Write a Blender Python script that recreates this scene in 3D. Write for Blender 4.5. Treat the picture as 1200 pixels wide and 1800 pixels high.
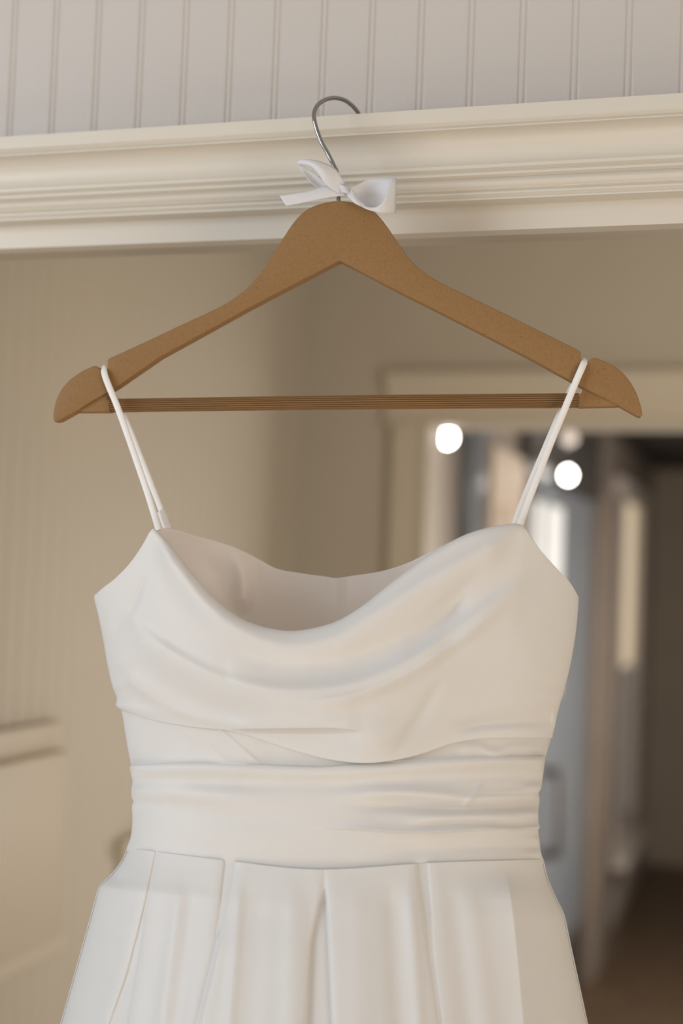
import bpy, bmesh, math, random
import numpy as np
from mathutils import Vector, Matrix

random.seed(4)
for o in list(bpy.data.objects):
    bpy.data.objects.remove(o)
scene = bpy.context.scene
C = scene.collection

# ------------------------------------------------------------------ camera
FPX = 2500.0                                   # focal length in pixels of the 1200 px frame
YAW, PITCH, ROLL = math.radians(17.5), math.radians(2.4), math.radians(2.1)
CAM = np.array([0.0, 0.0, 1.70])
_F = np.array([-math.sin(YAW) * math.cos(PITCH), math.cos(YAW) * math.cos(PITCH), math.sin(PITCH)])
_R = np.array([math.cos(YAW), math.sin(YAW), 0.0])
_U = np.cross(_R, _F)
RO = math.cos(ROLL) * _R + math.sin(ROLL) * _U
UO = math.cos(ROLL) * _U - math.sin(ROLL) * _R
cam_d = bpy.data.cameras.new('camera')
cam = bpy.data.objects.new('camera', cam_d); C.objects.link(cam)
cam.matrix_world = Matrix(((RO[0], UO[0], -_F[0], CAM[0]), (RO[1], UO[1], -_F[1], CAM[1]),
                           (RO[2], UO[2], -_F[2], CAM[2]), (0, 0, 0, 1)))
cam_d.sensor_fit = 'HORIZONTAL'; cam_d.sensor_width = 24.0; cam_d.lens = 24.0 * FPX / 1200.0
cam_d.clip_start = 0.02; cam_d.clip_end = 60
cam_d.dof.use_dof = True; cam_d.dof.focus_distance = 1.05; cam_d.dof.aperture_fstop = 2.7
scene.camera = cam

# ------------------------------------------------------------------ world, assumed daylight and floor bounce, added fill lamps, exposure
world = bpy.data.worlds.new('world'); scene.world = world; world.use_nodes = True
bg = world.node_tree.nodes['Background']
bg.inputs[0].default_value = (1.0, 0.94, 0.88, 1); bg.inputs[1].default_value = 0.41

def area(name, loc, target, sx, sy, power, col):
    l = bpy.data.lights.new(name, 'AREA'); l.shape = 'RECTANGLE'; l.size = sx; l.size_y = sy
    l.energy = power; l.color = col
    o = bpy.data.objects.new(name, l); C.objects.link(o); o.location = loc
    o.rotation_euler = (Vector(target) - Vector(loc)).to_track_quat('-Z', 'Y').to_euler()
    return o
area('assumed_window_light', (-2.6, -1.0, 2.0), (-0.3, 1.05, 1.6), 1.4, 1.6, 48, (0.80, 0.90, 1.0))  # unseen cool lamp, stands in for an assumed window at the left
area('assumed_warm_light', (2.3, -0.7, 1.3), (-0.3, 1.05, 1.6), 1.0, 1.4, 27, (1.0, 0.84, 0.66))  # unseen warm lamp added at the right, its source only assumed
area('assumed_floor_bounce', (0.1, -0.5, 0.02), (0.1, -0.45, 3.0), 2.2, 1.6, 22, (1.0, 0.87, 0.71))  # added upward lamp in place of bounce from an assumed sunlit floor
area('assumed_inner_bounce', (0.2, 2.1, 0.02), (0.2, 2.11, 3.0), 1.6, 1.2, 5.5, (1.0, 0.94, 0.84))  # added upward lamp, assumed floor bounce lighting the inner room from below
area('inner_room_fill', (0.8, 1.25, 1.5), (0.65, 3.0, 1.6), 0.7, 1.2, 17, (1.0, 0.93, 0.82))  # added fill lamp behind the front wall, brightens the back wall; no window here
area('hall_fill', (0.5, 5.4, 1.2), (-0.8, 5.5, 1.1), 3.8, 1.4, 72, (1.0, 0.92, 0.85))  # unseen fill lamp added to brighten the hall's left wall

vs = scene.view_settings
vs.view_transform = 'Standard'; vs.look = 'None'; vs.gamma = 1.0; vs.exposure = 0.07
vs.use_curve_mapping = False

# ------------------------------------------------------------------ helpers
def ray(px, py):
    px = np.asarray(px, float); py = np.asarray(py, float)
    return _F + ((px - 600) / FPX)[..., None] * RO + ((900 - py) / FPX)[..., None] * UO

def on_plane(px, py, p0, n):
    d = ray(px, py); n = np.asarray(n, float); p0 = np.asarray(p0, float)
    t = ((p0 - CAM) @ n) / (d @ n)
    return CAM + t[..., None] * d

HA = math.radians(9.7)                         # the hanger is turned a little on its hook
HR = np.array([math.cos(HA), math.sin(HA), 0.0])
HN = np.array([math.sin(HA), -math.cos(HA), 0.0])
HP0 = CAM + 1.07 * ray(597, 600)
def pt(px, py, h=0.0):
    """a point of the hanging things: h metres in front of the hanger's middle plane"""
    d = ray(px, py)
    t = ((HP0 - CAM) @ HN + np.asarray(h, float)) / (d @ HN)
    return CAM + t[..., None] * d

def mesh_obj(name, verts, faces, m, parent=None, smooth=True, sharp=None):
    me = bpy.data.meshes.new(name)
    me.from_pydata([tuple(map(float, v)) for v in verts], [], [tuple(int(i) for i in f) for f in faces])
    me.update()
    o = bpy.data.objects.new(name, me); C.objects.link(o)
    me.materials.append(m)
    if smooth:
        me.shade_smooth()
        if sharp is not None: me.set_sharp_from_angle(angle=math.radians(sharp))
    if parent is not None: o.parent = parent
    return o

def bm_obj(name, bm, m, parent=None, sharp=30):
    bmesh.ops.recalc_face_normals(bm, faces=bm.faces[:])
    me = bpy.data.meshes.new(name); bm.to_mesh(me); bm.free()
    me.materials.append(m); me.shade_smooth(); me.set_sharp_from_angle(angle=math.radians(sharp))
    o = bpy.data.objects.new(name, me); C.objects.link(o)
    if parent is not None: o.parent = parent
    return o

def bm_box(bm, x0, x1, y0, y1, z0, z1):
    vs_ = [bm.verts.new(p) for p in ((x0,y0,z0),(x1,y0,z0),(x1,y1,z0),(x0,y1,z0),(x0,y0,z1),(x1,y0,z1),(x1,y1,z1),(x0,y1,z1))]
    for f in ((0,3,2,1),(4,5,6,7),(0,1,5,4),(1,2,6,5),(2,3,7,6),(3,0,4,7)):
        bm.faces.new([vs_[i] for i in f])

def boxes(name, lst, m, parent=None, bevel=0.0):
    bm = bmesh.new()
    for b in lst: bm_box(bm, *b)
    if bevel: bmesh.ops.bevel(bm, geom=bm.edges[:], offset=bevel, segments=2, affect='EDGES', profile=0.5)
    return bm_obj(name, bm, m, parent)

def sweep(name, prof, a, b, axis_p, m, parent=None, sharp=25):
    """profile of (p, z) pairs swept from a to b; p runs along axis_p"""
    a = np.array(a, float); b = np.array(b, float); ap = np.array(axis_p, float); up = np.array([0,0,1.0])
    n = len(prof); v = []
    for e in (a, b):
        for p, z in prof: v.append(e + ap * p + up * z)
    f = [(i, (i+1) % n, n + (i+1) % n, n + i) for i in range(n)]
    bm = bmesh.new(); bv = [bm.verts.new(tuple(x)) for x in v]
    for q in f: bm.faces.new([bv[i] for i in q])
    bm.faces.new(bv[:n]); bm.faces.new(bv[n:])
    return bm_obj(name, bm, m, parent, sharp)

def tube(name, pts, r, m, parent=None, seg=14, flat=1.0, caps=True, ribs=0, rib=0.0, flatdir=None):
    pts = np.array(pts, float); n = len(pts); r = np.broadcast_to(np.asarray(r, float), (n,))
    tan = np.gradient(pts, axis=0); tan /= np.linalg.norm(tan, axis=1)[:, None]
    ref = np.array(flatdir if flatdir is not None else HN, float); v = []
    for i in range(n):
        e1 = np.cross(tan[i], ref); l = np.linalg.norm(e1)
        if l < 1e-3: e1 = np.cross(tan[i], np.array([0.3, 0.1, 1.0])); l = np.linalg.norm(e1)
        e1 /= l; e2 = np.cross(e1, tan[i])
        for k in range(seg):
            a = 2 * math.pi * k / seg
            rr = r[i] * (1 + (rib * (1 if k % ribs_mod(seg, ribs) < ribs_mod(seg, ribs) / 2 else -1) if ribs else 0))
            v.append(pts[i] + e1 * math.cos(a) * rr + e2 * math.sin(a) * rr * flat)
    f = []
    for i in range(n - 1):
        for k in range(seg):
            f.append((i*seg+k, i*seg+(k+1) % seg, (i+1)*seg+(k+1) % seg, (i+1)*seg+k))
    if caps:
        f.append(tuple(range(seg))[::-1]); f.append(tuple(range((n-1)*seg, n*seg)))
    return mesh_obj(name, v, f, m, parent, True, 40)
def ribs_mod(seg, ribs): return max(2, seg // max(1, ribs))

def spline(p, n):
    """Catmull-Rom through the rows of p, n samples per span"""
    p = np.array(p, float); q = np.vstack([2*p[0]-p[1], p, 2*p[-1]-p[-2]]); out = []
    for i in range(1, len(q) - 2):
        for t in np.arange(n) / n:
            a, b, c, d = q[i-1], q[i], q[i+1], q[i+2]
            out.append(0.5*((2*b)+(c-a)*t+(2*a-5*b+4*c-d)*t*t+(-a+3*b-3*c+d)*t**3))
    out.append(p[-1]); return np.array(out)

def resample(p, n, pw=None):
    """n points evenly along polyline p (or at fractions pw)"""
    p = np.array(p, float); s = np.r_[0, np.cumsum(np.linalg.norm(np.diff(p, axis=0), axis=1))]; s /= s[-1]
    t = np.linspace(0, 1, n) if pw is None else np.asarray(pw)
    return np.stack([np.interp(t, s, p[:, k]) for k in range(p.shape[1])], 1)

def empty(name, loc, label, cat, group=None):
    o = bpy.data.objects.new(name, None); C.objects.link(o); o.location = loc
    o['label'] = label; o['category'] = cat; o.empty_display_size = 0.05
    if group: o['group'] = group
    bpy.context.view_layer.update()
    return o
def adopt(parent, *objs):
    """meshes are built in world coordinates: keep them in place under an Empty that stands elsewhere"""
    inv = Matrix.Translation(-Vector(parent.location))
    for o in objs:
        if o.type == 'MESH': o.data.transform(inv)
        o.parent = parent
def structure(o, label=None):
    o['kind'] = 'structure'
    if label: o['label'] = label
    return o

# ------------------------------------------------------------------ materials
def mat(name, col, rough=0.6, spec=0.4, noise=0.0, nscale=30, bump=0.0, bscale=200, metal=0.0, emit=None, estr=0.0,
        sheen=0.0, stretch=(1,1,1), coat=0.0, speck=None, trans=0.0):
    m = bpy.data.materials.new(name); m.use_nodes = True; nt = m.node_tree; b = nt.nodes['Principled BSDF']
    b.inputs['Base Color'].default_value = (*col, 1); b.inputs['Roughness'].default_value = rough
    b.inputs['Specular IOR Level'].default_value = spec; b.inputs['Metallic'].default_value = metal
    b.inputs['Sheen Weight'].default_value = sheen; b.inputs['Coat Weight'].default_value = coat
    if emit: b.inputs['Emission Color'].default_value = (*emit, 1); b.inputs['Emission Strength'].default_value = estr
    tc = nt.nodes.new('ShaderNodeTexCoord'); mp = nt.nodes.new('ShaderNodeMapping')
    mp.inputs['Scale'].default_value = stretch; nt.links.new(tc.outputs['Object'], mp.inputs['Vector'])
    src = None
    if noise:
        n = nt.nodes.new('ShaderNodeTexNoise'); n.inputs['Scale'].default_value = nscale; n.inputs['Detail'].default_value = 4
        nt.links.new(mp.outputs[0], n.inputs['Vector'])
        r = nt.nodes.new('ShaderNodeValToRGB')
        r.color_ramp.elements[0].position = 0.3; r.color_ramp.elements[1].position = 0.7
        r.color_ramp.elements[0].color = (*[c*(1-noise) for c in col], 1)
        r.color_ramp.elements[1].color = (*[min(1, c*(1+noise)) for c in col], 1)
        nt.links.new(n.outputs['Fac'], r.inputs[0]); src = r.outputs[0]
    if speck:
        n2 = nt.nodes.new('ShaderNodeTexNoise'); n2.inputs['Scale'].default_value = speck[0]; n2.inputs['Detail'].default_value = 2
        nt.links.new(mp.outputs[0], n2.inputs['Vector'])
        r2 = nt.nodes.new('ShaderNodeValToRGB'); r2.color_ramp.elements[0].position = speck[1]; r2.color_ramp.elements[1].position = speck[1]+0.06
        r2.color_ramp.elements[0].color = (0,0,0,1); r2.color_ramp.elements[1].color = (1,1,1,1)
        nt.links.new(n2.outputs['Fac'], r2.inputs[0])
        mx = nt.nodes.new('ShaderNodeMixRGB'); nt.links.new(r2.outputs[0], mx.inputs[0])
        if src: nt.links.new(src, mx.inputs[1])
        else: mx.inputs[1].default_value = (*col, 1)
        mx.inputs[2].default_value = (*speck[2], 1); src = mx.outputs[0]
    if src: nt.links.new(src, b.inputs['Base Color'])
    if bump:
        n3 = nt.nodes.new('ShaderNodeTexNoise'); n3.inputs['Scale'].default_value = bscale; n3.inputs['Detail'].default_value = 3
        nt.links.new(mp.outputs[0], n3.inputs['Vector'])
        bp = nt.nodes.new('ShaderNodeBump'); bp.inputs['Strength'].default_value = bump; bp.inputs['Distance'].default_value = 0.001
        nt.links.new(n3.outputs['Fac'], bp.inputs['Height']); nt.links.new(bp.outputs[0], b.inputs['Normal'])
    if trans:                                  # thin cloth lets some light through
        tr = nt.nodes.new('ShaderNodeBsdfTranslucent'); tr.inputs[0].default_value = (*[min(1, c * 1.05) for c in col], 1)
        ms = nt.nodes.new('ShaderNodeMixShader'); ms.inputs[0].default_value = trans
        nt.links.new(b.outputs[0], ms.inputs[1]); nt.links.new(tr.outputs[0], ms.inputs[2])
        nt.links.new(ms.outputs[0], nt.nodes['Material Output'].inputs['Surface'])
    return m

M = {}
M['board'] = mat('beadboard_paint', (0.58, 0.53, 0.485), 0.45, 0.4, 0.02, 9, 0.25, 260, stretch=(1,1,0.25))
M['trim'] = mat('cream_trim_paint', (0.66, 0.605, 0.52), 0.38, 0.45, 0.02, 14, 0.2, 160, stretch=(0.12,1,1))
M['wall'] = mat('cream_wall_paint', (0.50, 0.445, 0.365), 0.6, 0.3, 0.015, 3, 0.1, 120)
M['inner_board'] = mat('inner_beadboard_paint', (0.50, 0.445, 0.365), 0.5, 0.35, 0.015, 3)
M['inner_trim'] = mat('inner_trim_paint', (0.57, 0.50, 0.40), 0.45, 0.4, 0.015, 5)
M['ceiling'] = mat('ceiling_paint', (0.6, 0.55, 0.47), 0.7, 0.2, 0.01, 4)
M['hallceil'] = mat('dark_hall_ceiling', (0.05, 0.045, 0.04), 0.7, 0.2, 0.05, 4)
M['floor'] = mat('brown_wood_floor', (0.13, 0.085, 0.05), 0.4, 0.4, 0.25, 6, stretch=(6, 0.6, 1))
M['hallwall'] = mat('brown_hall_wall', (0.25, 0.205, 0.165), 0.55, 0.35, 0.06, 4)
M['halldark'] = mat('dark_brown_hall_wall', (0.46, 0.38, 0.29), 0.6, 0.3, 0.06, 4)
M['tan'] = mat('tan_door_paint', (0.52, 0.425, 0.33), 0.5, 0.35, 0.04, 4)
M['greydoor'] = mat('grey_blue_door_paint', (0.185, 0.20, 0.215), 0.3, 0.5, 0.05, 5)
M['pale'] = mat('pale_hall_trim', (0.52, 0.46, 0.40), 0.45, 0.4, 0.03, 5)
M['darkkick'] = mat('dark_kick_plate', (0.05, 0.045, 0.04), 0.4, 0.5, 0.1, 8)
M['pane'] = mat('dim_window_glass', (0.22, 0.25, 0.27), 0.08, 0.6, 0.05, 5)
M['lite'] = mat('daylit_frosted_glass', (0.5, 0.5, 0.48), 0.4, 0.3, 0.03, 7, emit=(1.0, 0.97, 0.92), estr=0.45)
M['warmlite'] = mat('warm_lit_glass', (0.8, 0.7, 0.5), 0.4, 0.3, 0.03, 7, emit=(1.0, 0.80, 0.56), estr=0.5)
M['bulb'] = mat('glowing_bulb', (1, 1, 1), 0.4, 0.3, 0.01, 8, emit=(1.0, 0.95, 0.88), estr=22)
M['bulbdim'] = mat('frosted_lamp_cup', (0.7, 0.62, 0.55), 0.35, 0.4, 0.02, 8, emit=(1.0, 0.85, 0.72), estr=0.7)
M['steel'] = mat('brushed_steel', (0.42, 0.42, 0.43), 0.3, 0.5, 0.05, 90, metal=1.0)
M['bronze'] = mat('dark_bronze', (0.10, 0.09, 0.085), 0.35, 0.5, 0.05, 90, metal=0.6)
M['chrome'] = mat('chrome_wire', (0.36, 0.345, 0.325), 0.16, 0.5, 0.05, 60, metal=1.0)
M['fibre'] = mat('brown_fibreboard', (0.275, 0.150, 0.056), 0.55, 0.35, 0.07, 500, 0.15, 900, speck=(620, 0.69, (0.13, 0.065, 0.028)))
M['barwood'] = mat('brown_grip_bar', (0.25, 0.135, 0.053), 0.5, 0.35, 0.14, 60, stretch=(1, 1, 30))
M['satin'] = mat('ivory_satin', (0.86, 0.84, 0.815), 0.42, 0.32, 0.008, 60, 0.10, 1500, sheen=0.12, trans=0.28)
M['lining'] = mat('ivory_lining', (0.95, 0.91, 0.885), 0.5, 0.3, 0.008, 60, 0.05, 1500, sheen=0.1, trans=0.55)
M['strap'] = mat('ivory_strap', (0.86, 0.83, 0.80), 0.5, 0.3, 0.02, 300)
M['clear'] = mat('translucent_slider', (0.66, 0.58, 0.52), 0.25, 0.5, 0.03, 200)
M['ribbon'] = mat('white_satin_ribbon', (0.86, 0.85, 0.86), 0.4, 0.35, 0.01, 200, 0.06, 1800, sheen=0.1, trans=0.3)

# ------------------------------------------------------------------ the setting
WY = 1.085                                    # face of the wall the dress hangs on
YB = 3.0                                      # back wall of the room behind
XL = -1.045                                   # its left wall
XH = -0.80                                    # left wall of the hall behind that
YE = 8.9
fy = WY                                       # height of the head casing from the photograph
ztop = on_plane(600, 202, (0, WY - 0.048, 0), (0, 1, 0))[2]
zbot = on_plane(600, 415, (0, WY - 0.008, 0), (0, 1, 0))[2]

structure(boxes('floor', [(-3.2, 3.2, -3.2, 9.1, -0.1, 0)], M['floor']))
OX0, OX1 = -0.86, 0.42
structure(boxes('wall_front', [(-1.6, 1.6, WY + 0.009, WY + 0.035, zbot, 2.9), (-1.6, OX0, WY + 0.009, WY + 0.035, 0, zbot),
                               (OX1, 1.6, WY + 0.009, WY + 0.035, 0, zbot)], M['wall']))
wf = bpy.data.objects['wall_front']

# beadboard planks: positions read from the grooves at the top of the casing
gx = [14.5, 89, 168, 244, 321, 400.5, 482, 565, 650.5, 736, 824.5, 915.5, 1007.5, 1102]
gy = [239, 235, 228, 225, 220, 215, 209, 205, 199, 193, 187, 182, 176, 170]
gX = on_plane(gx, gy, (0, WY, 0), (0, 1, 0))[:, 0]
PW, PX0 = np.polyfit(np.arange(len(gX)), gX, 1)
def plank_mesh(name, w, h, m, dep=0.009):
    w = float(w)
    s = [(0.0, 0.0009), (0.0008, 0.0006), (0.0016, 0.0), (w-0.0062, 0.0), (w-0.0054, 0.0006), (w-0.0046, 0.0010), (w-0.0040, 0.0006), (w-0.0032, 0.0001),
         (w-0.0018, 0.0001), (w-0.0010, 0.0005), (w-0.0004, 0.0009), (w, 0.0010)]
    n = len(s); bm = bmesh.new()
    lo = [bm.verts.new((x, y, 0)) for x, y in s] + [bm.verts.new((w, dep, 0)), bm.verts.new((0, dep, 0))]
    hi = [bm.verts.new((v.co.x, v.co.y, h)) for v in lo]
    k = len(lo)
    for i in range(k): bm.faces.new((lo[i], lo[(i+1) % k], hi[(i+1) % k], hi[i]))
    bm.faces.new(lo); bm.faces.new(hi)
    bmesh.ops.recalc_face_normals(bm, faces=bm.faces[:])
    me = bpy.data.meshes.new(name); bm.to_mesh(me); bm.free(); me.materials.append(m)
    me.shade_smooth(); me.set_sharp_from_angle(angle=math.radians(10)); return me
pm = plank_mesh('plank', PW, 2.75 - ztop + 0.01, M['board'])
for i in range(-22, 27):
    o = bpy.data.objects.new('plank', pm); C.objects.link(o); o.parent = wf
    o.location = (PX0 + PW * i + 0.0025, WY, ztop - 0.01)

# head casing: crown moulding over a flat frieze
H = ztop - zbot
prof = [(0.048, 0), (0.048, -0.0115), (0.0470, -0.0128), (0.0440, -0.0150), (0.0443, -0.0158), (0.0464, -0.0168), (0.0464, -0.0178)]
for k in range(11):                           # the cove, turning out again at its foot
    a = k / 10 * math.radians(118)
    prof.append((0.0464 - 0.016 * math.sin(a), -0.0178 - 0.0178 * (1 - math.cos(a))))
prof += [(0.0328, -0.0446), (0.0328, -0.0475), (0.0295, -0.0495), (0.0296, -0.0503), (0.0312, -0.0510), (0.0312, -0.0530)]
for k in range(9):                            # small bead
    a = k / 8 * math.pi
    prof.append((0.0272 + 0.0030 * math.sin(a), -0.0545 - 0.0090 * k / 8))
prof += [(0.0272, -0.0640), (0.0250, -0.0652), (0.0252, -0.0658), (0.0264, -0.0664), (0.0264, -0.0680), (0.0240, -0.0700), (0.0242, -0.0705), (0.0250, -0.0710), (0.0250, -0.0725),
         (0.009, -0.0728), (0.008, -0.0732), (0.008, -H), (-0.009, -H), (-0.009, 0)]
sc = H / 0.0945
prof = [(p, z * sc if z > -H + 1e-6 else -H) for p, z in prof]
structure(sweep('trim_1', prof, (OX0 - 0.12, WY, ztop), (OX1 + 0.12, WY, ztop), (0, -1, 0), M['trim']))
# side casings and jambs of this opening (beside the frame)
for k, (a, b) in enumerate(((OX0 - 0.09, OX0), (OX1, OX1 + 0.09))):
    structure(boxes('trim_%d' % (2 + k), [(a, b, WY - 0.012, WY + 0.0085, 0, zbot - 0.0005)], M['trim'], bevel=0.003))

# inner room
def plank_wall():
    w = structure(boxes('wall_left', [(XL - 0.12, XL - 0.009, WY + 0.035, YB, 0, 2.5)], M['wall']))
    me = plank_mesh('plank', PW, 2.5, M['inner_board'])
    n = int((YB - (WY + 0.13)) / PW)
    for i in range(n):
        o = bpy.data.objects.new('plank', me); C.objects.link(o); o.parent = w
        o.rotation_euler = (0, 0, math.pi / 2); o.location = (XL, YB - PW * (i + 1), 0)
plank_wall()
JX0 = on_plane(752, 900, (0, YB, 0), (0, 1, 0))[0]      # inner doorway
zdoor = on_plane(900, 748, (0, YB, 0), (0, 1, 0))[2]
zcap = on_plane(760, 657, (0, YB, 0), (0, 1, 0))[2]
cx0 = on_plane(690, 900, (0, YB, 0), (0, 1, 0))[0]
JX1 = JX0 + 0.86
structure(boxes('wall_back', [(XL - 0.12, JX0, YB, YB + 0.12, 0, 2.5), (JX1, 1.7, YB, YB + 0.12, 0, 2.5), (JX0, JX1, YB, YB + 0.12, zdoor, 2.5)], M['wall']))
structure(boxes('wall_right', [(1.6, 1.7, WY + 0.035, YB, 0, 2.5)], M['wall']))
structure(boxes('ceiling', [(XL - 0.12, 1.7, WY + 0.035, YB + 0.12, 2.5, 2.55)], M['ceiling']))
hd = zcap - zdoor
prof2 = [(0.0, 0), (0.034, 0), (0.034, -0.012), (0.026, -0.02), (0.018, -0.036), (0.016, -0.042), (0.016, -hd + 0.014), (0.022, -hd + 0.012), (0.022, -hd + 0.002), (0.014, -hd), (0, -hd)]
structure(sweep('trim_4', prof2, (cx0 - 0.02, YB, zcap), (JX1 + 0.11, YB, zcap), (0, -1, 0), M['inner_trim']))
for k, (a, b, s) in enumerate(((cx0, JX0, 1), (JX1, JX1 + JX0 - cx0, -1))):
    bm = bmesh.new()
    bm_box(bm, a, b, YB - 0.016, YB, 0, zdoor - 0.0004)
    e = b if s > 0 else a
    bm_box(bm, e - 0.012 if s > 0 else e, e if s > 0 else e + 0.012, YB - 0.022, YB - 0.016, 0, zdoor - 0.0004)
    e2 = a if s > 0 else b
    bm_box(bm, e2 if s > 0 else e2 - 0.018, e2 + 0.018 if s > 0 else e2, YB - 0.026, YB - 0.016, 0, zdoor - 0.0004)
    structure(bm_obj('trim_%d' % (5 + k), bm, M['inner_trim']))

# service hatch on the left wall: a narrow strip over a boxed flap, each standing further out
def lz(px, py, off=0.0): return on_plane(px, py, (XL + off, 0, 0), (1, 0, 0))
hz1 = lz(0, 1287, .02)[2]; hz3 = lz(0, 1346, .04)[2]; hz4 = lz(0, 1703, .04)[2]
hy0 = WY + 0.10
e = empty('wall_hatch', (XL, 1.6, hz4), 'cream painted boxed hatch with a stepped top on the beadboard wall', 'hatch')
strip_ = boxes('top_strip', [(XL, XL + 0.020, hy0, lz(111, 1280, .02)[1], hz3 - 0.01, hz1)], M['inner_trim'], bevel=0.002)
flap = boxes('flap', [(XL, XL + 0.040, hy0, lz(119, 1400, .04)[1], hz4, hz3)], M['inner_trim'], bevel=0.003)
rail = boxes('bottom_rail', [(XL, XL + 0.026, hy0, lz(112, 1680, .026)[1], hz4 - 0.03, hz4)], M['inner_trim'], bevel=0.003)
adopt(e, strip_, flap, rail)
ly = lz(222, 1480, .02)[1]; lz0 = lz(210, 1487, .03)[2]
e = empty('wall_shelf', (XL, ly + 0.3, lz0 - 0.06), 'low cream wall ledge half hidden behind the waist of the dress', 'ledge')
b1 = boxes('board', [(XL, XL + 0.02, ly, YB - 0.002, lz0 - 0.03, lz0)], M['inner_trim'], bevel=0.003)
b2 = boxes('apron', [(XL, XL + 0.012, ly + 0.012, YB - 0.002, lz0 - 0.09, lz0 - 0.03)], M['inner_trim'], bevel=0.002)
adopt(e, b1, b2)

# hall
def hyz(px, py=1000, off=0.0): 
    p = on_plane(px, py, (XH + off, 0, 0), (1, 0, 0)); return p[1], p[2]
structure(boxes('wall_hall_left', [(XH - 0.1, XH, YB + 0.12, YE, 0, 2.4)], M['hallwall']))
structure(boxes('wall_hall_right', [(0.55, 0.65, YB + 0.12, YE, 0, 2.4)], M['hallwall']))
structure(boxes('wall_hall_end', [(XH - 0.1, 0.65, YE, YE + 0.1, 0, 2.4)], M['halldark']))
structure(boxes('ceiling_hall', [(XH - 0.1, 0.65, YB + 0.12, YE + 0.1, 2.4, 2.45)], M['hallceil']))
y1 = hyz(1052)[0]
structure(boxes('baseboard_hall', [(XH, XH + 0.018, y1, YE, 0, 0.17)], M['pale'], bevel=0.004))

def door(name, ya, yb, ztop_, m, label, kick=None):
    bm = bmesh.new()
    bm_box(bm, XH, XH + 0.03, ya, yb, 0.01, ztop_)
    o = structure(bm_obj(name, bm, m), label)
    return o
d1 = door('door_1', hyz(842)[0], hyz(899)[0], 2.06, M['tan'], 'tan painted closet door just inside the hall')
for za, zb in ((0.2, 0.95), (1.1, 1.9)):
    ya, yb = hyz(842)[0] + 0.09, hyz(899)[0] - 0.09
    boxes('panel', [(XH + 0.03, XH + 0.038, ya, yb, za, zb)], M['tan'], d1, 0.003)
ya, yb = hyz(926)[0], hyz(1026)[0]
d2 = door('door_2', ya, yb, 2.02, M['greydoor'], 'glossy grey blue hall door with tall narrow frosted panes')
boxes('kick_plate', [(XH + 0.03, XH + 0.034, ya + 0.02, yb - 0.02, 0.03, 0.34)], M['darkkick'], d2)
for a, b in ((933, 948), (959, 984)):
    pya, pyb = hyz(a, off=0.03)[0], hyz(b, off=0.03)[0]
    boxes('pane', [(XH + 0.030, XH + 0.034, pya, pyb, 1.30, 1.95)], M['lite'], d2)
bm = bmesh.new()
hp = spline([(XH + 0.03, 0, 1.06), (XH + 0.075, 0, 1.06), (XH + 0.095, 0, 1.03), (XH + 0.095, 0, 0.82), (XH + 0.075, 0, 0.79), (XH + 0.03, 0, 0.79)], 5)
bm.free()
hyy = hyz(960, 1400, 0.05)[0]
hd_ = tube('handle', [(p[0], hyy, p[2]) for p in hp], 0.015, M['bronze'], d2, flatdir=(0, 1, 0)); hd_['label'] = 'dark D shaped pull handle'
structure(boxes('trim_7', [(XH, XH + 0.05, hyz(1040)[0], hyz(1070)[0], 0, 2.1)], M['hallwall'], bevel=0.004))
structure(boxes('trim_8', [(XH, XH + 0.04, hyz(800)[0], hyz(822)[0], 0, 2.2)], M['greydoor'], bevel=0.004))
structure(boxes('trim_9', [(XH, XH + 0.035, hyz(903)[0], hyz(1036)[0], 2.03, 2.4)], M['darkkick']))
wya, wyb = hyz(1078)[0], hyz(1108)[0]
w1 = structure(boxes('window_1', [(XH, XH + 0.05, wya - 0.08, wya, 0.4, 2.2), (XH, XH + 0.05, wyb, wyb + 0.5, 0.4, 2.2), (XH, XH + 0.05, wya, wyb, 2.1, 2.2),
                              (XH, XH + 0.05, wya, wyb, 0.4, 0.5)], M['pale']), 'narrow hall window with pale casing')
boxes('pane', [(XH, XH + 0.012, wya, wyb, 0.5, 1.25)], M['pane'], w1)
boxes('pane', [(XH, XH + 0.012, wya, wyb, 1.27, 2.1)], M['warmlite'], w1)
boxes('window_sill', [(XH, XH + 0.11, wya - 0.1, wyb + 0.5, 0.35, 0.4)], M['pale'], w1, 0.005)

def globe(name, c, r, m, parent, sz=1.0, seg=20):
    bm = bmesh.new(); bmesh.ops.create_uvsphere(bm, u_segments=seg, v_segments=12, radius=r)
    for v in bm.verts:
        t = (v.co.z / r + 1) / 2
        k = 1 - 0.18 * (t ** 2)
        v.co = Vector((v.co.x * k + c[0], v.co.y * k + c[1], v.co.z * sz + c[2]))
    return bm_obj(name, bm, m, parent, 60)
def sconce(px, py, off, Y, label, cup):
    p = on_plane(px, py, (XH + off, 0, 0), (1, 0, 0)) if Y is None else on_plane(px, py, (0, Y, 0), (0, 1, 0))
    wx = XH
    e = empty('wall_sconce', (wx, p[1], p[2]), label, 'lamp')
    parts = [globe('bulb', p, 0.019, M['bulb'], None, 1.15)]
    parts.append(boxes('back_plate', [(wx, wx + 0.012, p[1] - 0.03, p[1] + 0.03, p[2] + 0.03, p[2] + 0.15)], M['steel'], bevel=0.003))
    parts.append(tube('arm', [(wx + 0.01, p[1], p[2] + 0.09), (p[0], p[1], p[2] + 0.10), (p[0] + 0.0005, p[1], p[2] + 0.02)], 0.006, M['steel'], flatdir=(0, 1, 0.1)))
    if cup: parts.append(globe('cup', (p[0], p[1], p[2] + 0.125), 0.026, M['bulbdim'], None, 0.9))
    adopt(e, *parts)
sconce(786, 768, 0.05, None, 'glowing wall lamp just inside the hall doorway, leftmost lit bulb', False)
sconce(998, 835, 0.09, None, 'glowing wall lamp with a dim frosted cup by the grey hall door', True)

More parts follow.
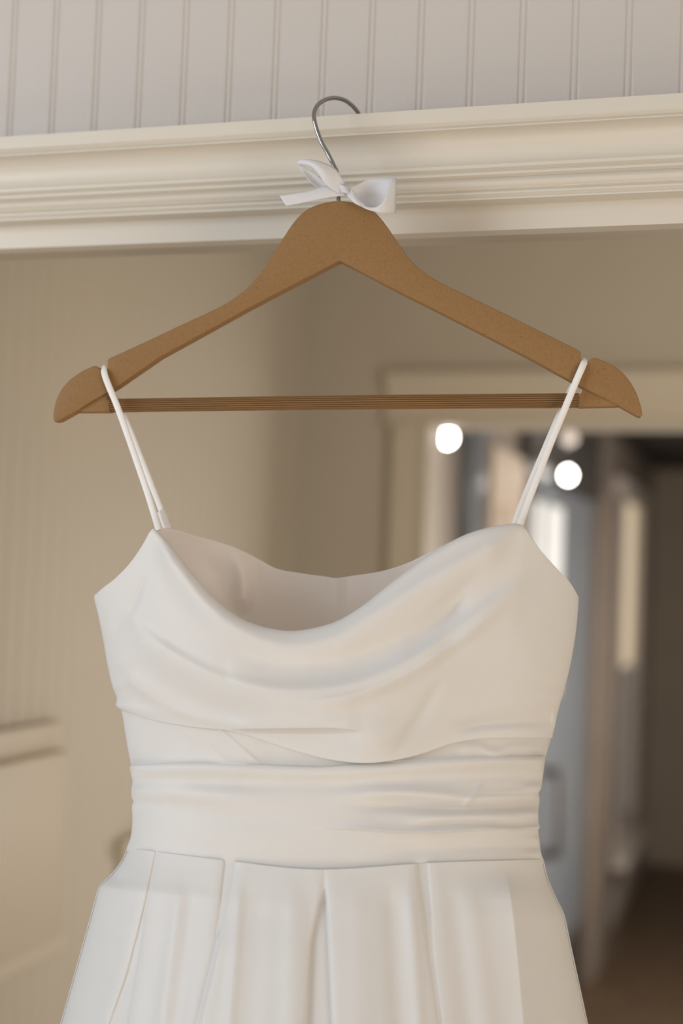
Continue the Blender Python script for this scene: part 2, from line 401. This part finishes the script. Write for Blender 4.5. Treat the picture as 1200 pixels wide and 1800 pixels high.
# ------------------------------------------------------------------ clothes hanger
hang = empty('clothes_hanger', tuple(pt(597, 720, 0)), 'brown fibreboard clothes hanger with chrome hook and grooved trouser bar', 'hanger')
top = [(95,741),(93,732),(97,708),(106,687),(122,668),(143,653),(163,643.5)]
left_notch = [(168,643),(173,646),(177.5,651),(187,651),(188.5,646),(188.5,633)]
upl = [(192,629.5),(250,603),(320,570),(375,544.5),(408,526),(435,505),(458,479),(478,449),(498,417),(518,388),(538,369),(560,359),(580,354.5),(597,353),(618,355),(640,361),
       (660,374),(680,398),(702,431),(722,458),(746,479),(775,497),(810,514),(870,543),(930,572.5),(990,602),(1015,614.5)]
right_notch = [(1020.5,619),(1020.5,633),(1024,637.5),(1033,636.5),(1039,630.5),(1044,629)]
upr = [(1050,630),(1075,641.5),(1097,658),(1115,684),(1125,710),(1128.5,728)]
low = [(1126,732.5),(1120,731),(1085,711.5),(1025,682),(930,629),(860,593),(780,552),(700,512),(640,480.5),(600,459.5),(597,458.5),(593,459.5),(560,477),(500,508),(430,545),(350,589.5),(280,628),(205,680),(165,703),(131,724),(103,739.5)]
outl = np.vstack([spline(top, 5), left_notch, spline(upl, 5), right_notch, spline(upr, 5), low])
def prism(name, o2, h0, h1, m, bev, seg=3):
    bm = bmesh.new()
    fr = [bm.verts.new(tuple(pt(x, y, h1))) for x, y in o2]
    base = pt(np.array([q[0] for q in o2]), np.array([q[1] for q in o2]), h1)
    bk = [bm.verts.new(tuple(p - HN * (h1 - h0))) for p in base]
    n = len(fr)
    f1 = bm.faces.new(fr); f2 = bm.faces.new(bk[::-1])
    for i in range(n): bm.faces.new((fr[i], bk[i], bk[(i+1) % n], fr[(i+1) % n]))
    bmesh.ops.recalc_face_normals(bm, faces=bm.faces[:])
    ed = [e for e in bm.edges if (f1 in e.link_faces) or (f2 in e.link_faces)]
    bmesh.ops.bevel(bm, geom=ed, offset=bev, segments=seg, affect='EDGES', profile=0.5, clamp_overlap=True)
    big = [f for f in bm.faces if len(f.verts) > 8]
    bmesh.ops.triangulate(bm, faces=big)
    return bm_obj(name, bm, m, None, 35)
arms = prism('shoulder_arms', outl, -0.006, 0.006, M['fibre'], 0.0026)
sockL = prism('bar_socket', [(193.5,702.5),(190,701),(188.5,697),(190.5,690),(180,688),(150,705),(131,718),(129,722),(133,724.5),(193.5,724.5)], -0.0065, 0.0035, M['fibre'], 0.0028)
sockR = prism('bar_socket', [(1016,693),(1021,691.5),(1024,686.5),(1023,680),(1035,682),(1062,696),(1090,711),(1085,714.5),(1016,716)], -0.0065, 0.0035, M['fibre'], 0.0028)
bp = [pt(x, y, -0.0015) for x, y in zip(np.linspace(194, 1016.5, 24), np.linspace(713.2, 704.2, 24) - 1.2 * np.sin(np.linspace(0, np.pi, 24)))]
bar = tube('trouser_bar', bp, np.linspace(0.0047, 0.0049, 24), M['barwood'], None, seg=100, ribs=20, rib=0.12)
hkp = [(595,358,-.001),(594.5,342,0),(594,322,0),(592,304,0),(587,292,.0005),(577,272,.001),(565,250,.002),(557,229,.003),(552.5,212,.003),(552,198,.001),(558,185,-.003),(571,175.5,-.010),
       (588,172,-.018),(605,176,-.027),(618,185,-.034),(627,195,-.039),(632,203,-.042),(640,212,-.045)]
hks = spline(hkp, 6)
hook = tube('hook', [pt(*p) for p in hks], 0.00165, M['chrome'], None, seg=14, flatdir=(0.2, 0.9, 0.35))
adopt(hang, arms, sockL, sockR, bar, hook)

# ------------------------------------------------------------------ ribbon bow on the hook
def strip(name, e1, e2, m, n=28, k=9, belly=0.0, thick=0.0003, ripple=0.0):
    a = resample(spline(e1, 8), n); b = resample(spline(e2, 8), n); v = []; f = []
    for i in range(n):
        for j in range(k):
            t = j / (k - 1); p = a[i] * (1 - t) + b[i] * t
            v.append(pt(p[0], p[1], p[2] + belly * math.sin(math.pi * t) * math.sin(math.pi * min(1, 1.2 * i / (n - 1))) + ripple * math.sin(9 * t + 0.5)))
    for i in range(n - 1):
        for j in range(k - 1): f.append((i*k+j, i*k+j+1, (i+1)*k+j+1, (i+1)*k+j))
    o = mesh_obj(name, v, f, m)
    s = o.modifiers.new('thickness', 'SOLIDIFY'); s.thickness = thick; s.offset = 0
    return o
bow = empty('ribbon_bow', tuple(pt(604, 346, 0.0)), 'white satin ribbon bow tied round the hanger hook', 'bow')
R_ = M['ribbon']
tail = strip('tail', [(604,327,.006),(575,326,.0075),(540,336,.0085),(491,344,.009)], [(610,343,.007),(575,348,.009),(540,355,.0105),(503,362,.0095)], R_, belly=0.001)
lo_b = strip('loop', [(600,330,.0035),(570,318,.003),(545,300,.003),(522,286,.005)], [(600,338,.004),(575,337,.003),(547,322,.002),(521,289,.005)], R_, belly=-0.003)
lo_f = strip('loop', [(521,288,.0055),(528,281.5,.010),(556,282,.012),(588,296,.0105),(606,322,.008)], [(521,289,.0055),(545,294,.011),(561,309,.013),(574,326,.012),(596,341,.0085)], R_, belly=0.003)
ro_b = strip('loop', [(610,330,.003),(628,324,.001),(650,315,.000),(675,312,.001),(697,313,.004)], [(613,343,.004),(630,358,.002),(650,366,.001),(672,373,.002),(695,375,.005)], R_, belly=-0.004)
ro_f = strip('loop', [(697,313,.004),(693,315,.012),(684,324,.015),(677,348,.0155),(664,363,.014),(640,360,.011),(615,336,.008)],
             [(695,375,.005),(688,376,.012),(672,375.5,.0155),(656,371.5,.016),(640,366,.0145),(625,356,.0125),(608,344,.009)], R_, belly=0.0015)
fold = strip('fold', [(617,330,.009),(624,340,.0115),(632,352,.013),(643,363,.0135)], [(609,340,.0095),(615,350,.0125),(624,358,.0145),(638,364.5,.0145)], R_, belly=0.002)
# knot: a pleated wrap
kv, kf = [], []
ks = spline([(592,332,.004),(599,331,.0105),(606,333,.0125),(613,337,.0105),(618,341,.004)], 6)
hw = 9 + 2.5 * np.abs(np.linspace(-1, 1, len(ks)))
nk = 13
for i, (x, y, h) in enumerate(ks):
    for j in range(nk):
        t = j / (nk - 1) * 2 - 1
        kv.append(pt(x + 3.0 * t, y + hw[i] * t, h - 0.004 * t ** 4 + 0.0005 * math.cos(t * 11)))
for i in range(len(ks) - 1):
    for j in range(nk - 1): kf.append((i*nk+j, i*nk+j+1, (i+1)*nk+j+1, (i+1)*nk+j))
knot = mesh_obj('knot', kv, kf, R_)
s = knot.modifiers.new('thickness', 'SOLIDIFY'); s.thickness = 0.0008
adopt(bow, tail, lo_b, lo_f, ro_b, ro_f, fold, knot)

# ------------------------------------------------------------------ the dress
dress = empty('wedding_dress', tuple(pt(590, 4200, 0)), 'ivory satin wedding dress with draped cowl neck, ruched waist and pleated skirt', 'dress')
S = M['satin']
def sm(t): t = np.clip(t, 0, 1); return t * t * (3 - 2 * t)
def curve(p, n=8): return spline(p, n)
def coons(T, B, L, R, nu, nv, us=None, vs_=None):
    u = np.linspace(0, 1, nu) if us is None else us; v = np.linspace(0, 1, nv) if vs_ is None else vs_
    T = resample(T, 0, u); B = resample(B, 0, u); L = resample(L, 0, v); Rr = resample(R, 0, v)
    U, V = np.meshgrid(u, v); U = U[..., None]; V = V[..., None]
    P = (1-V)*T[None] + V*B[None] + (1-U)*L[:, None] + U*Rr[:, None] - ((1-U)*(1-V)*T[0] + U*(1-V)*T[-1] + (1-U)*V*B[0] + U*V*B[-1])
    return P[..., 0], P[..., 1], U[..., 0], V[..., 0]
def grid_obj(name, X, Y, Hh, m, thick=0.0, sharp=None, flip=False):
    P = pt(X, Y, Hh); nv, nu = X.shape; v = P.reshape(-1, 3)
    i = (np.arange(nv-1)[:, None] * nu + np.arange(nu-1)[None]).reshape(-1)
    f = np.stack([i, i+nu, i+nu+1, i+1], 1)
    if flip: f = f[:, ::-1]
    me = bpy.data.meshes.new(name)
    me.vertices.add(len(v)); me.vertices.foreach_set('co', v.astype(np.float32).reshape(-1))
    me.loops.add(f.size); me.loops.foreach_set('vertex_index', f.astype(np.int32).reshape(-1))
    me.polygons.add(len(f)); me.polygons.foreach_set('loop_start', np.arange(0, f.size, 4, dtype=np.int32))
    me.update(calc_edges=True); me.validate(); me.materials.append(m); me.shade_smooth()
    o = bpy.data.objects.new(name, me); C.objects.link(o)
    if thick:
        s = o.modifiers.new('thickness', 'SOLIDIFY'); s.thickness = thick; s.offset = -1
    return o
def fy_(pts): 
    q = spline(pts, 6); return lambda x: np.interp(x, q[:, 0], q[:, 1])
def fx_(pts):
    q = spline(pts, 6); return lambda y: np.interp(y, q[:, 1], q[:, 0])
def taper(x, a, b, wa, wb): return sm((x - a) / wa) * sm((b - x) / wb)
def ridge(X, Y, pts, amp, wu, wd, ta=60, tb=60):
    f = fy_(pts); d = Y - f(X); w = np.where(d < 0, wu, wd)
    return amp * np.exp(-(d / w) ** 2) * taper(X, pts[0][0], pts[-1][0], ta, tb)
def step(X, Y, pts, amp, wu, edge=2.5, ta=40, tb=40):
    f = fy_(pts); d = Y - f(X)
    up = np.exp(np.minimum(d, 0) / wu); dn = 1 - sm(d / edge)
    return amp * up * dn * taper(X, pts[0][0], pts[-1][0], ta, tb)
def cosu(n): return (1 - np.cos(np.linspace(0, np.pi, n))) / 2 * 0.75 + np.linspace(0, 1, n) * 0.25
def bulge(U, p=0.62): return np.clip(1 - (2*U - 1) ** 2, 0, 1) ** p

# --- cowl (front bodice)
Tc = curve([(165.5,1047),(180,1034),(203,1016),(228,990),(249,960),(264,934),(274,931),(300,958),(335,1003),(375,1048),(415,1081),(455,1099),(505,1108.5),(550,1104),(595,1090),(640,1062),(680,1030),
            (715,1003),(750,977),(775,962),(810,943),(850,929),(885,922),(908,920.5),(920,926),(937,950),(960,979),(985,1006),(1003,1026),(1016.5,1049)])
Lc = curve([(165.5,1047),(166,1055),(173,1084),(182,1130),(188,1165),(197,1205),(205,1227),(203.5,1238),(207,1244),(213.5,1249)])
Rc = curve([(1016.5,1049),(1016,1065),(1012,1110),(1003,1165),(992,1210),(982,1245),(976,1272),(971.5,1291),(970.5,1297)])
Bc = curve([(213.5,1249),(240,1257),(280,1268),(340,1278),(400,1284),(440,1294),(480,1307),(530,1323),(585,1336),(640,1341.5),(690,1337),(740,1325),(790,1308),(830,1300),(880,1297),(970.5,1297)])
X, Y, U, V = coons(Tc, Bc, Lc, Rc, 520, 330, us=cosu(520))
Dv = 0.057 + 0.006 * sm(V / 0.6) - 0.013 * sm((V - 0.5) / 0.5)
Hc = Dv * bulge(U)
# the neckline edge rolls inward
Tx = resample(Tc, 900); necky = np.interp(X, Tx[:, 0], Tx[:, 1]); dn = np.clip(Y - necky, 0, None)
inner = taper(X, 262, 930, 20, 20)
Hc = Hc - 0.0042 * np.exp(-(dn / 5)) * inner
# draped folds sweeping from strap to strap
Hc += ridge(X, Y, [(262,940),(310,1000),(360,1062),(420,1110),(505,1140),(590,1124),(660,1082),(740,1030),(830,980),(915,935)], 0.0060, 22, 40, 40, 60)
Hc -= ridge(X, Y, [(330,1092),(400,1138),(470,1162),(540,1169),(620,1160),(700,1129),(760,1092),(815,1048),(860,1002)], 0.0042, 22, 24, 150, 90)
Hc += ridge(X, Y, [(200,1056),(250,1112),(320,1160),(400,1198),(480,1213),(560,1213),(640,1198),(720,1163),(800,1110),(880,1052),(960,1004)], 0.0046, 15, 46, 120, 120)
Hc += ridge(X, Y, [(470,1238),(560,1232),(640,1216),(720,1182),(800,1128),(850,1088),(910,1040)], 0.0016, 6, 16, 120, 90)
Hc += ridge(X, Y, [(215,1085),(260,1135),(320,1178),(390,1215),(460,1240)], 0.0012, 20, 26, 40, 70)
Hc -= ridge(X, Y, [(700,1150),(740,1125),(780,1090),(805,1060),(830,1030)], 0.0022, 22, 18, 40, 40)
Hc -= ridge(X, Y, [(230,1150),(300,1215),(380,1250),(470,1258),(560,1255),(640,1236),(720,1196),(800,1146),(880,1098)], 0.0012, 20, 20, 90, 80)
Hc += ridge(X, Y, [(198,1165),(240,1205),(300,1240),(380,1266),(470,1272),(560,1268),(620,1262)], 0.0028, 24, 14, 40, 60)
Hc -= ridge(X, Y, [(190,1110),(215,1090),(235,1060),(262,1000)], 0.0012, 16, 16, 20, 25)
# the pouch that hangs below centre right, with the two creases that rise from it
gx_ = np.exp(-(((X - 655) / 70) ** 2 + ((Y - 1300) / 46) ** 2)); Hc += 0.009 * gx_
Hc -= 0.0016 * np.exp(-((X - (706 + (1310 - Y) * 0.62)) / 13) ** 2) * taper(Y, 1180, 1335, 60, 30)
Hc -= 0.0025 * np.exp(-((X - (800 + (1090 - Y) * 0.25)) / 26) ** 2) * taper(Y, 1030, 1180, 50, 60)
Hc -= 0.0006 * np.exp(-((X - (395 + (Y - 1180) * 0.22)) / 12) ** 2) * taper(Y, 1140, 1275, 30, 20)
Hc += ridge(X, Y, [(780,1285),(850,1272),(910,1268),(975,1266)], -0.003, 14, 10, 60, 10)
# overlap edge that runs into the pouch
Hc += step(X, Y, [(395,1281.5),(470,1280.5),(560,1279.5),(600,1280),(640,1287)], 0.0035, 40, 3.0, 40, 34)
Hc -= 0.003 * sm((Y - 1282) / 8) * taper(X, 400, 640, 60, 40)
# gathers at the side seams
Hc += 0.0012 * np.sin(Y * 0.16 + X * 0.02) * (sm((250 - X) / 60) * sm((Y - 1120) / 60) + sm((X - 930) / 50) * sm((Y - 1150) / 60))
cowl = grid_obj('cowl_bodice', X, Y, Hc + 0.003, S, 0.0009)

# --- inside of the back, seen over the neckline
Tb = curve([(168,1046),(205,1024),(240,985),(266,938),(280,930),(310,932),(345,942),(390,954),(425,967),(455,983),(480,997),(500,1003),(520,1006),(545,1010),(570,1013),(590,1016),(620,1012),(670,1004),(715,990),(760,968),(800,949),(850,932),(900,922.5),(916,928),(950,975),(1014,1050)])
Lb = curve([(168,1046),(182,1110),(212,1230),(229,1300),(240,1350),(240,1440),(232,1505)])
Rb = curve([(1014,1050),(1000,1160),(970,1280),(950,1350),(942,1400),(942,1460),(950,1522)])
Bb = curve([(228,1505),(400,1508),(590,1510),(780,1512),(950,1522)])
X, Y, U, V = coons(Tb, Bb, Lb, Rb, 320, 200, us=cosu(320))
Hb = -0.024 * bulge(U)
nb = resample(Tb, 900); tb_ = np.interp(X, nb[:, 0], nb[:, 1]); up = np.exp(-np.clip(Y - tb_, 0, None) / 110)
Hb += 0.040 * sm((455 - X) / 190) * up * sm((X - 170) / 80)                                 # facing swings forward to the left strap
Hb += 0.032 * sm((X - 700) / 190) * up * sm((1014 - X) / 80)
Hb += 0.010 * np.exp(-((X - (428 + (Y - 1020) * 0.12 - ((Y-1015)/55)**2 * 10)) / 15) ** 2) * taper(Y, 955, 1085, 50, 35)
Hb -= 0.003 * np.exp(-((X - (385 + (Y - 1020) * 0.45)) / 20) ** 2) * taper(Y, 965, 1090, 45, 30)
Hb += 0.0006 * np.exp(-((X - 590) / 5) ** 2) * taper(Y, 1000, 1090, 15, 60) - 0.0008 * np.exp(-((X - 610) / 9) ** 2) * taper(Y, 1000, 1090, 15, 60)
Hb += 0.0006 * np.exp(-((X - 498) / 7) ** 2) * taper(Y, 995, 1040, 8, 30)
back = grid_obj('back_bodice', X, Y, Hb - 0.0005, M['lining'], 0.0012)

# --- inner midriff layer that shows between cowl and waistband
Tm = curve([(209,1236),(300,1230),(450,1225),(640,1240),(800,1250),(972,1276)])
Lm = curve([(209,1236),(214,1252),(221,1296),(231,1352)])
Rm = curve([(972,1276),(966,1297),(957,1332),(955,1345)])
Bm = curve([(231,1352),(400,1362),(560,1366),(700,1358),(850,1352),(955,1345)])
X, Y, U, V = coons(Tm, Bm, Lm, Rm, 360, 110, us=cosu(360))
Hm = 0.052 * bulge(U) - 0.0016
Hm += 0.0010 * np.exp(-((X - (388 + (Y - 1284) * 1.15)) / 6) ** 2) * taper(Y, 1270, 1348, 10, 20)
Hm += 0.0008 * np.exp(-((X - (330 + (Y - 1284) * 1.2)) / 14) ** 2) * taper(Y, 1270, 1348, 10, 20)
Hm -= 0.003 * sm((X - 420) / 60) * sm((700 - X) / 60)
Hm += ridge(X, Y, [(800,1318),(840,1315),(870,1322),(905,1314),(960,1316)], 0.0015, 9, 7, 20, 10)
fC = fy_([(227.5,1347),(350,1340),(500,1346),(560,1348),(680,1339),(850,1329),(957.5,1328.5)])
Hm += 0.0024 * np.exp(-np.clip(fC(X) - Y, 0, None) / 7.0) * sm(U / 0.06) * sm((1 - U) / 0.06)
midriff = grid_obj('midriff', X, Y, Hm, S, 0.0008)

# --- ruched waistband
Tw = curve([(227.5,1347),(280,1342.5),(350,1340),(420,1342),(500,1346),(560,1348),(620,1344),(680,1339),(760,1332),(850,1329),(957.5,1328.5)])
Lw = curve([(227.5,1347),(230,1362),(232.5,1373),(231,1385),(231,1400),(234,1409),(231.5,1418),(232.5,1440),(230,1468),(225,1484),(222,1493),(224,1498)])
Rw = curve([(957.5,1328.5),(958,1333),(956,1350),(953,1372),(950,1388),(946.5,1394),(948,1406),(946,1425),(946.5,1445),(948.5,1453),(946,1460),(948,1478),(951,1500),(956,1514),(955,1519)])
Bw = curve([(224,1498),(262,1508.5),(310,1516),(360,1523.5),(420,1533),(480,1541),(560,1547),(620,1545),(700,1540.5),(770,1533),(840,1527.5),(900,1524),(955,1519)])
X, Y, U, V = coons(Tw, Bw, Lw, Rw, 460, 210, us=cosu(460))
Hw = (0.049 + 0.004 * V) * bulge(U) + 0.0020
Hw -= 0.0009 * np.exp(-(V / 0.02)) * 1.0
Hw -= 0.0012 * np.exp(-((1 - V) / 0.015))
Hw += ridge(X, Y, [(225,1352),(350,1350),(500,1356),(640,1353),(800,1342),(960,1340)], 0.00330, 14, 14, 10, 10)
Hw -= ridge(X, Y, [(300,1372),(450,1376),(600,1380),(720,1376),(850,1362),(960,1358)], 0.00210, 14, 14, 80, 30)
Hw += ridge(X, Y, [(560,1398),(680,1392),(760,1398),(830,1406),(900,1402),(960,1392)], 0.00420, 14, 11, 120, 10)
Hw -= ridge(X, Y, [(600,1420),(700,1416),(780,1420),(850,1419),(905,1417),(960,1408)], 0.00450, 11, 10, 120, 10)
Hw += ridge(X, Y, [(680,1440),(760,1436),(850,1433),(960,1432)], 0.00300, 11, 14, 100, 10)
Hw -= ridge(X, Y, [(700,1452),(780,1448),(850,1447),(900,1450),(960,1448)], 0.00270, 6, 6, 80, 10)
Hw += step(X, Y, [(540,1454),(620,1457),(690,1461.5),(750,1463),(800,1461),(860,1457),(910,1458),(960,1455)], 0.00570, 18, 2.5, 120, 8)
Hw += ridge(X, Y, [(226,1392),(300,1394),(420,1402),(520,1410)], 0.00210, 16, 16, 20, 120)
Hw -= ridge(X, Y, [(226,1412),(300,1420),(420,1436),(560,1440)], 0.00180, 18, 18, 20, 120)
Hw += 0.0016 * np.exp(-((X - (830 + (1400 - Y) * 0.75)) / 7) ** 2) * taper(Y, 1375, 1425, 16, 16)
Hw -= ridge(X, Y, [(640,1500),(760,1492),(860,1486),(955,1488)], 0.00240, 14, 14, 100, 20)
Hw += 0.0012 * np.sin(Y * 0.27 + X * 0.012) * (sm((262 - X) / 34) * sm((1450 - Y) / 40) + sm((X - 905) / 40))
band = grid_obj('waistband', X, Y, Hw, S, 0.0009)

# --- pleated skirt: front, then back
LsP = curve([(226,1490),(222,1500),(213,1517),(196,1539),(178,1556),(173,1566),(166,1592),(150,1650),(108,1800)])
RsP = curve([(953,1510),(955,1520),(961,1545),(975,1578),(988,1604),(993,1622),(1000,1656),(1013,1716),(1031,1800)])
Ts = curve([(226,1490),(400,1512),(560,1528),(760,1516),(953,1510)])
Bs = np.array([(108,1800),(1031,1800)], float)
nu = 760
us = np.linspace(0, 1, nu) * 0.75 + cosu(nu) * 0.25
X, Y, U, V = coons(Ts, Bs, LsP, RsP, nu, 150, us=us)
# carry the cloth on to the hem below the frame
ext = np.linspace(0, 1, 46)[1:] ** 1.15
cx = X[-1].mean(); half = X[-1] - cx
Xe = cx + half[None] * (1 + 0.95 * ext[:, None]); Ye = 1800 + 2350 * ext[:, None] + 0 * Xe
X = np.vstack([X, Xe]); Y = np.vstack([Y, Ye]); U = np.vstack([U, np.repeat(U[-1:], len(ext), 0)])
tt = np.clip((Y - 1500) / 300, 0, 9)
Ds = 0.054 + 0.045 * np.minimum(tt, 1.2) + 0.016 * np.maximum(tt - 1.2, 0)
Ds = np.minimum(Ds, 0.17)
Hs = Ds * bulge(U, 0.55)
# pleat lines (x as a function of y); beyond the frame they follow the cloth
def line(pts):
    p = spline(pts, 6); e = p[-1]
    def g(xx, yy):
        inside = np.interp(yy, p[:, 1], p[:, 0])
        k = np.clip((yy - 1800) / 2350, 0, 1)
        return np.where(yy <= 1800, inside, cx + (e[0] - cx) * (1 + 0.95 * k))
    return g
pl = [([(276,1490),(272,1512),(266,1540),(252,1604),(226,1704),(193,1800)], [(276,1490),(272.5,1512),(266.5,1540),(255,1604),(239,1704),(223,1800)], 0.0015),
      ([(395,1505),(393,1526),(388,1570),(380,1640),(378,1660),(344,1800)], [(412,1505),(410,1533),(398,1590),(383,1645),(378.2,1662),(344.3,1800)], 0.0019),
      ([(570,1520),(568.5,1546),(560,1585),(548,1640),(544,1668),(536,1800)], [(570.5,1520),(570.5,1546),(574,1585),(577,1640),(580,1700),(585,1800)], 0.0045),
      ([(732,1515),(733,1538),(742,1600),(752,1670),(768,1770),(772,1800)], [(750,1515),(752,1536),(757,1600),(761,1670),(772,1770),(775,1800)], 0.0021)]
for A, B, dep in pl:
    xa, xb = line(A)(X, Y), line(B)(X, Y)
    w = np.maximum(xb - xa, 0.0)
    ins = sm((X - xa) / 2.2 + 0.5) * sm((xb - X) / 2.2 + 0.5)
    dd = dep * np.clip(w / 14, 0, 1.0)
    Hs -= dd * ins
    edge = np.exp(-np.abs(np.where(X < xa, xa - X, X - xb)) / 3.0) * (1 - ins)
    Hs -= 0.0013 * edge * np.clip(w / 6 + 0.45, 0, 1)
    Hs += 0.0003 * np.exp(-((np.where(X < xa, xa - X, X - xb) - 16) / 11.0) ** 2) * (1 - ins)
# overlapped pleats: one side stands proud of the other
x5 = line([(886,1510),(888,1529),(896,1570),(903,1620),(911,1700),(920,1800)])(X, Y)
Hs += 0.011 * np.exp(-np.abs(X - x5) / 50) * sm((Y - 1525) / 60)
x2 = line(pl[1][0])(X, Y)
Hs += 0.003 * sm((X - x2 - 4) / 6.0) * np.exp(-np.clip(X - x2, 0, None) / 90) * sm((Y - 1600) / 80)
x1 = line(pl[0][0])(X, Y)
Hs += 0.0012 * sm((x1 - X) / 4.0) * np.exp(-np.clip(x1 - X, 0, None) / 60)
# soft flutes in the panels
for fx, am, w_ in ((310, 0.003, 14), (335, -0.002, 16), (418, 0.0032, 11), (450, -0.002, 22), (515, 0.0030, 18), (545, -0.001, 10), (625, 0.003, 30), (690, -0.004, 18), (722, 0.003, 12), (800, -0.002, 18), (830, 0.0025, 22)):
    xf = line([(cx + (fx - cx) * 0.97, 1505), (fx, 1600), (cx + (fx - cx) * 1.1, 1800)])(X, Y)
    Hs += 0.6 * am * np.exp(-((X - xf) / w_) ** 2) * sm((Y - 1535) / 70)
Hs -= 0.002 * np.exp(-(((X - 205) / 16) ** 2 + ((Y - 1545) / 14) ** 2))
skirtF = grid_obj('skirt_front', X, Y, Hs, S, 0.0009)
uB = np.linspace(0, 1, 160)
X2, Y2, U2, V2 = coons(Ts, Bs, LsP, RsP, 160, 30, us=cosu(160))
hf2 = X2[-1] - cx
X2 = np.vstack([X2, cx + hf2[None] * (1 + 0.95 * ext[:, None])]); Y2 = np.vstack([Y2, 1800 + 2350 * ext[:, None] + 0 * (X2[-1:] + 0 * ext[:, None])])
U2 = np.vstack([U2, np.repeat(U2[-1:], len(ext), 0)])
t2 = np.clip((Y2 - 1500) / 300, 0, 9)
Hk = -np.minimum(0.036 + 0.03 * np.minimum(t2, 1.2) + 0.012 * np.maximum(t2 - 1.2, 0), 0.12) * bulge(U2, 0.55) * (1 + 0.10 * np.cos(U2 * 50)) + 0.0012
skirtB = grid_obj('skirt_back', X2, Y2, Hk, S, 0.0009)

# --- straps looped over the hanger's notches
def strap(name, pts, r=0.0025, flat=0.55, n=8):
    return tube(name, [pt(*p) for p in spline(pts, n)], r, M['strap'], None, seg=16, flat=flat)
sLf = strap('strap', [(183,660,-.0085),(182.5,650,-.0045),(182.5,647.5,0),(182.5,650,.0062),(185,662,.0092),(193,683,.0095),(207,717,.011),(231,784,.015),(257,860,.021),(272,908,.0255),(279,932,.028)])
sLb = strap('strap', [(183,658,-.0085),(188,668,-.0105),(201,694,-.012),(218,730,-.011),(243,793,-.006),(266,852,.001),(285,901,.008)], 0.0023)
slider = strap('strap_slider', [(283,899,.008),(286.5,906,.009),(293,924,.010),(297,934,.011)], 0.0040, 0.45); slider.data.materials.clear(); slider.data.materials.append(M['clear'])
slider['label'] = 'translucent strap slider'
sRf = strap('strap', [(1026,650,-.0085),(1027,639,-.0045),(1026.5,634.5,0),(1026,638,.0062),(1020.5,651,.0092),(1011,673,.0095),(991,722,.011),(966,783,.014),(940,850,.019),(922,898,.023),(913,924,.026)])
sRb = strap('strap', [(1026,648,-.0085),(1018,660,-.0105),(1002,686,-.012),(984,725,-.011),(958,786,-.006),(930,852,.001),(912,898,.008),(903,925,.012)], 0.0022)
adopt(dress, cowl, back, midriff, band, skirtF, skirtB, sLf, sLb, slider, sRf, sRb)
